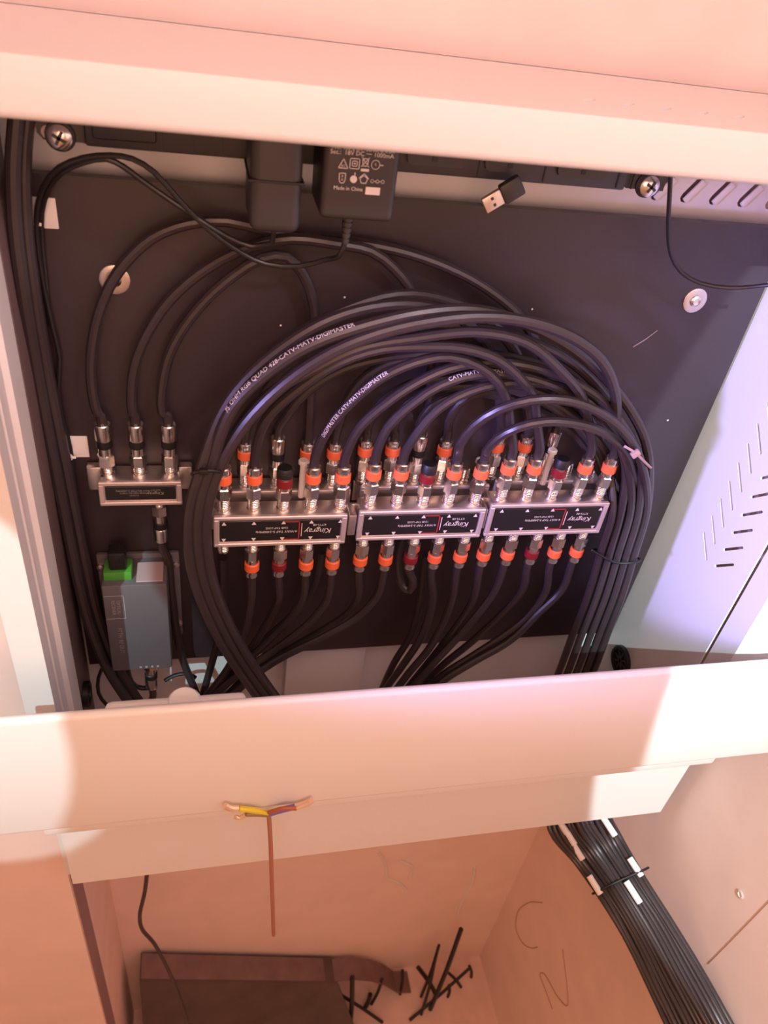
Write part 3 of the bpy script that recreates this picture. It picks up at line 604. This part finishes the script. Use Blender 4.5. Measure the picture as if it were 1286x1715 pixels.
# usb plug poking out under the rail
c = P(847, 316, .606); rot = Matrix.Rotation(-.62, 3, 'Y')
ub = thing('usb_plug', 'small usb plug dangling below the power rail sockets', 'plug', c)
MB().box(c + rot @ Vector((-.013, 0, -.003)), (.016, .0048, .0125), rot, .0008).build('metal_shell', mat('usb_shell', (.72, .62, .56), .35, .6), ub)
MB().box(c + rot @ Vector((.004, 0, -.003)), (.018, .008, .0165), rot, .002).build('overmould', plastic_m, ub)
for d in (-.0028, .0028): MB().box(c + rot @ Vector((-.013, -.0026, -.003 + d)), (.0022, .0006, .0022), rot).build('shell_hole', plastic_m, ub)
# thin cable at the right side
cable('thin black cable dropping from the power rail and curving off right', (None, None),
      pl((1124, 270, .600), (1121, 330, .604), (1119, 385, .610), (1123, 425, .614), (1140, 455, .614), (1172, 474, .610), (1220, 482, .600), (1262, 480, .590), (1310, 474, .575)), r=.0019, name='thin_cable', cat='cable', m=wire_m)
# thick pair down the left side
for i, lab in enumerate(('thick black cable running down the far left edge of the board', 'thick black cable beside the far left one, bending with it')):
    d = (-2 if i == 0 else 16); y = .612 + .008 * i
    cable(lab, (None, None), pl((32 + d, 170, y), (28 + d * .9, 215, y), (24 + d * .9, 280, y), (28 + d * .9, 380, y), (42 + d * .9, 490, y), (62 + d * .9, 610, y + .01), (84 + d, 730, y + .012), (108 + d, 850, y + .012), (128 + d, 950, y + .01), (150 + d, 1040, y + .008), (182 + d, 1120, y + .0), (220 + d, 1180, y - .01)), r=.0058, group='thick pair on the left side')
# adhesive cable clips
for (px, py, lab) in ((66, 356, 'white adhesive cable clip at upper left of the board'), (124, 748, 'white adhesive cable clip left of the small splitter')):
    c = P(px, py, YBD - .001); k = thing('cable_clip', lab, 'clip', c, 'white adhesive cable clips')
    MB().box(c + Vector((.002, 0, 0)), (.022, .0018, .024), None, .0008).build('pad', white_m, k)
    MB().lathe([(0, .0035), (.006, .003), (.008, .004)], c + Vector((-.004, -.0012, -.006)), (0, -1, 0), 10).build('post', white_m, k)
    MB().tube(spline([c + Vector((-.012, -.003, -.006)), c + Vector((-.006, -.010, -.005)), c + Vector((.002, -.0095, -.006))], .003), .0014, 6).build('strap', white_m, k)

# ------------------------------------------------------------------ grey optical receiver at lower left
DY0 = .604
d0 = P(168, 985, DY0); d1 = P(297, 1122, DY0)
DX0, DX1, DZ1, DZ0 = P(168, 975, DY0).x, P(279, 975, DY0).x, P(230, 980, DY0).z - H, P(235, 1122, DY0).z - H
dv = thing('optical_receiver', 'grey metal optical receiver box with green fibre plug at lower left', 'receiver', Q((DX0 + DX1) / 2, .650, DZ0))
cs = MB().b2(Q(DX0, DY0, DZ0), Q(DX1, .650, DZ1), .002)
case = cs.build('case', device_m, dv)
fl = MB().b2(Q(DX0 - .008, .646, DZ0 + .01), Q(DX1 + .012, .651, DZ1 + .006), .001).build('base_flange', device_m, dv)
for (dx, dz) in ((DX0 - .005, DZ1 - .010), (DX1 + .0085, DZ1 - .010), (DX1 + .0085, DZ0 + .03), (DX0 - .005, DZ0 + .04)):
    MB().lathe([(0, .0042), (.003, .0036), (.0038, .0015)], Q(dx, .646, dz), (0, -1, 0), 12).build('flange_screw', washer_m, fl)
MB().b2(Q(DX0 + .002, DY0 + .008, DZ1 - .001), Q(DX0 + .030, DY0 + .030, DZ1 + .011), .0015).build('fibre_adapter', green_m, dv)
MB().b2(Q(DX0 + .008, DY0 + .011, DZ1 + .011), Q(DX0 + .025, DY0 + .027, DZ1 + .034), .002).build('fibre_plug', plastic_dk, dv)
MB().b2(Q(DX0 + .034, DY0 + .004, DZ1), Q(DX1 - .004, DY0 + .034, DZ1 + .0012), .0004, 1).build('rating_label', pale_m, dv)
lb_ = MB(); yt = DY0 - .0004
xa, xb, za, zb = DX0 + .001, DX0 + .021, DZ1 - .048, DZ1 - .014
for lo, hi in (((xa, za), (xb, za + .0007)), ((xa, zb - .0007), (xb, zb)), ((xb - .0007, za), (xb, zb))): lb_.b2(Q(lo[0], yt, lo[1]), Q(hi[0], yt + .0003, hi[1]))
put_text(lb_, 'OPTICAL\nRECEIVER', .0050, Q(DX0 + .012, yt, (za + zb) / 2), Vector((0, 0, -1)), X_)
put_text(lb_, 'FTTH  RF OUT', .0062, Q(DX0 + .013, yt, DZ1 - .082), Vector((0, 0, -1)), X_)
for i in range(4): lb_.box(Q(DX1 - .034 + i * .0062, yt, DZ0 + .005), (.0026, .0003, .0026))
lb_.build('lettering', dimprint_m, dv)
c = Q(DX1 - .026, .626, DZ0); st2 = MB(); stub(st2, c, -Z_, .014); st2.build('output_port', nickel, dv)
cable('short black lead on the receiver output going down behind the front rail', ((c, -Z_, 'black'), None), [c + Vector((0, 0, -.075)), c + Vector((-.01, .0, -.11)), c + Vector((-.02, 0, -.16))], r=.0042)
cable('black lead looping below the receiver toward the left', (None, None), pl((213, 1110, .626), (216, 1132, .63), (228, 1150, .632), (248, 1152, .632), (262, 1140, .632)), r=.003, name='thin_cable', m=wire_m)
cable('thin black wire loop hanging at the lower left corner', (None, None), pl((172, 1118, .640), (165, 1135, .640), (165, 1160, .636), (178, 1180, .630), (200, 1190, .62)), r=.0022, name='thin_cable', m=wire_m)
cable('thin black wire curving right under the receiver', (None, None), pl((276, 1140, .640), (290, 1132, .642), (312, 1128, .642), (328, 1135, .640)), r=.0024, name='thin_cable', m=wire_m)

# ------------------------------------------------------------------ stripped flex hanging from the front rail
c = P(447, 1362, .397); fx = thing('stripped_flex', 'thin brown flex hanging from the front rail, coloured cores splayed', 'cable', c)
MB().tube(spline(pl((450, 1362, .396), (453, 1410, .396), (455, 1470, .397), (457, 1530, .398), (458, 1566, .398))), .0022, 8).build('sheath', mat('brown_sheath', (.36, .15, .10), .6), fx)
def core(pts, m_, tip, r=.0022):
    o = MB().tube(spline(pl(*pts), .004), r, 8).build('core', m_, fx)
    MB().tube(spline(pl(*tip), .003), r * .95, 8).build('bare_tip', copper_m, o)
core(((450, 1364, .396), (430, 1358, .3945), (400, 1354, .394)), yellow_m, ((400, 1354, .394), (388, 1354, .394), (376, 1349, .394)), .0030)
core(((450, 1365, .395), (430, 1364, .3925), (412, 1364, .392)), mat('dark_olive_core', (.25, .16, .06), .5), ((412, 1364, .392), (402, 1370, .392), (394, 1368, .392)))
core(((450, 1363, .396), (470, 1357, .394), (494, 1351, .394)), blue_m, ((494, 1351, .394), (510, 1346, .394), (522, 1340, .394)), .0030)
core(((450, 1361, .395), (475, 1354, .3915), (496, 1354, .391)), brown_m, ((496, 1354, .391), (508, 1350, .391), (518, 1346, .391)))

# ------------------------------------------------------------------ below the cabinet
cable('black cable hanging under the cabinet with a kink, reaching the floor', (None, None),
      pl((248, 1440, .60), (243, 1490, .60), (234, 1535, .60), (238, 1556, .598), (258, 1580, .596), (282, 1625, .59), (302, 1675, .58), (318, 1725, .565), (335, 1790, .55)) , r=.0032, name='hanging_cable', m=jacket_m)
# bundle running out along the right wall
mid = [P(966, 1330, .530), P(968, 1376, .500), P(1000, 1425, .470), P(1043, 1490, .415), P(1085, 1560, .362), P(1128, 1640, .305), P(1170, 1720, .252), P(1215, 1810, .20)]
wid = [.046, .046, .040, .034, .035, .037, .039, .040]
nC = 13
for layer in range(2):
    for i in range(nC):
        f = (i + .5 * layer + .25) / nC - .5
        pts = []
        for k_, (p, w_) in enumerate(zip(mid, wid)):
            t = (mid[min(k_ + 1, 7)] - mid[max(k_ - 1, 0)]).normalized(); view = (p - Vector((0, 0, H))).normalized(); side = view.cross(t).normalized()
            x_ = p + side * (f * 2 * w_ * (.92 if layer else 1)) + view * (.0075 * (1 - layer) + random.uniform(-.0018, .0018)) + Vector((random.uniform(-.0014, .0014), random.uniform(-.002, .002), 0))
            pts.append(x_)
        lab = f'black cable in the bundle along the right wall, {("inner" if layer else "wall-side")} layer'
        cable('black cable among the strapped bundle running down the right wall', (None, None), pts, r=.0036, name='bundled_cable', cat='cable', group='cables bundled along the right wall')
def on_bundle(px, py, lift=.015):
    rows = [F_PX * (m_ - Vector((0, 0, H))).dot(down) / (m_ - Vector((0, 0, H))).dot(fwd) + 857.5 for m_ in mid]
    i = max(0, min(6, sum(1 for q in rows if q < py) - 1)); f = (py - rows[i]) / (rows[i + 1] - rows[i])
    dist = (mid[i].lerp(mid[i + 1], f) - Vector((0, 0, H))).length
    d = (P(px, py, .5) - Vector((0, 0, H))).normalized(); return Vector((0, 0, H)) + d * (dist - lift)
# white wrap labels on the bundle
for i, (px, py, y, L, lab) in enumerate(((1019, 1383, .492, .030, 'white wrap label uppermost on the right edge of wall bundle'), (1064, 1452, .448, .026, 'crumpled white wrap label on the right edge of wall bundle'), (1060, 1494, .428, .030, 'cream wrap label in the middle of the wall bundle, lowest'),
                                    (952, 1398, .486, .030, 'pinkish wrap label near the left edge of wall bundle, upper'), (966, 1424, .472, .028, 'pinkish wrap label on left edge of wall bundle, second down'), (996, 1482, .440, .026, 'pinkish wrap label on left edge of wall bundle, lowest'), (944, 1387, .492, .016, 'small pinkish wrap label just under the cabinet lip'))):
    c = on_bundle(px, py, .008); t = (mid[4] - mid[1]).normalized()
    tag(MB().lathe([(-L / 2, .0044), (L / 2, .0044)], c, t, 10).build('wrap_label', white_m, None, c), lab, 'label', 'wrap labels on the wall bundle')
t = MB().tube(spline([on_bundle(992, 1497, .0), on_bundle(1005, 1491, .008), on_bundle(1040, 1474, .008), on_bundle(1076, 1458, .008), on_bundle(1086, 1453, .0)], .004), .0016, 6)
tag(t.build('cable_tie', plastic_dk, None, P(1020, 1475, .42)), 'black strap across the bundle on the right wall', 'cable tie')

# dark dusty box in the corner, its flap sagging to the right
ZF = 0.0
bx = thing('dusty_box', 'dark dusty board box standing in the corner below the cabinet', 'box', Vector((.0, .66, 0)))
bb = MB(); xa = -.166; 
q0, q1 = P(236, 1598, .695), P(560, 1606, .695); f0, f1 = P(222, 1645, .655), P(590, 1642, .655)
bb.add([(q0.x, .697, 0), (q1.x + .02, .697, 0), (q1.x, .697, q1.z), (q0.x, .697, q0.z), (q0.x, .560, 0), (q1.x + .06, .545, 0), (q1.x, .645, q1.z), (q0.x, .645, q0.z)],
       [(0, 1, 2, 3), (4, 5, 6, 7), (0, 4, 7, 3), (1, 5, 6, 2), (3, 2, 6, 7), (0, 1, 5, 4)])
bb.build('body', tray_m, bx)
MB().prism([(q0.x + .002, q0.z), (q1.x - .004, q1.z), (q1.x - .004, q1.z + .0015), (q0.x + .002, q0.z + .0015)], (0, .650, 0), X_, Z_, (0, .046, 0)).build('lit_dusty_top', dust_lit_m, bx)  # lighter dust colour with the light from above on the box top put in
fl_ = MB(); top = [(q1.x - .01, q1.z + .003), (q1.x + .04, q1.z - .004), (q1.x + .08, q1.z - .028), (q1.x + .115, q1.z - .065), (q1.x + .150, q1.z - .120), (q1.x + .185, .004)]
fl_.prism(top + [(a, b - .006) for a, b in reversed(top)], (0, .650, 0), X_, Z_, (0, .045, 0)); fl_.build('flap', dust_lit_m, bx)
# cable offcuts scattered in the corner
sticks = [((772, 1556, .66), (712, 1712, .60)), ((735, 1583, .67), (690, 1712, .62)), ((640, 1640, .655), (612, 1705, .63)), ((700, 1620, .67), (760, 1712, .60)), ((746, 1625, .66), (806, 1690, .62)), ((788, 1620, .66), (742, 1660, .63)),
          ((857, 1640, .62), (868, 1720, .58)), ((674, 1625, .675), (668, 1680, .64)), ((560, 1660, .64), (640, 1712, .60)), ((590, 1636, .648), (585, 1712, .60)), ((786, 1618, .67), (792, 1655, .65)), ((752, 1650, .64), (745, 1712, .6)), ((620, 1665, .645), (600, 1715, .62)), ((730, 1600, .655), (700, 1720, .59))]
for i, (a, b) in enumerate(sticks):
    p, q = P(*a), P(*b); d = (q - p).normalized(); q2 = p + d * ((0.004 - p.z) / d.z) if d.z < -.05 else q
    if (q2 - p).length > .6: q2 = q
    tag(MB().tube(spline([p, p.lerp(q2, .5) + Vector((.003, 0, 0)), q2]), .0036 if i % 3 else .0052, 7).build('cable_offcut', wire_m, None, q2), 'black cable offcut standing in the loose heap below the cabinet', 'cable offcut', 'cable offcuts in the corner')
# filler smears on the back wall
wb = bpy.data.objects['wall_back']
for pts in (((632, 1425), (645, 1445), (650, 1470), (668, 1478), (680, 1490)), ((668, 1440), (690, 1452), (685, 1470)), ((795, 1450), (790, 1478), (775, 1505), (764, 1535))):
    MB().tube(spline([P(a, b, YB - .0002) for a, b in pts], .006), .0038, 6).build('filler_smear', scuff_m, wb)
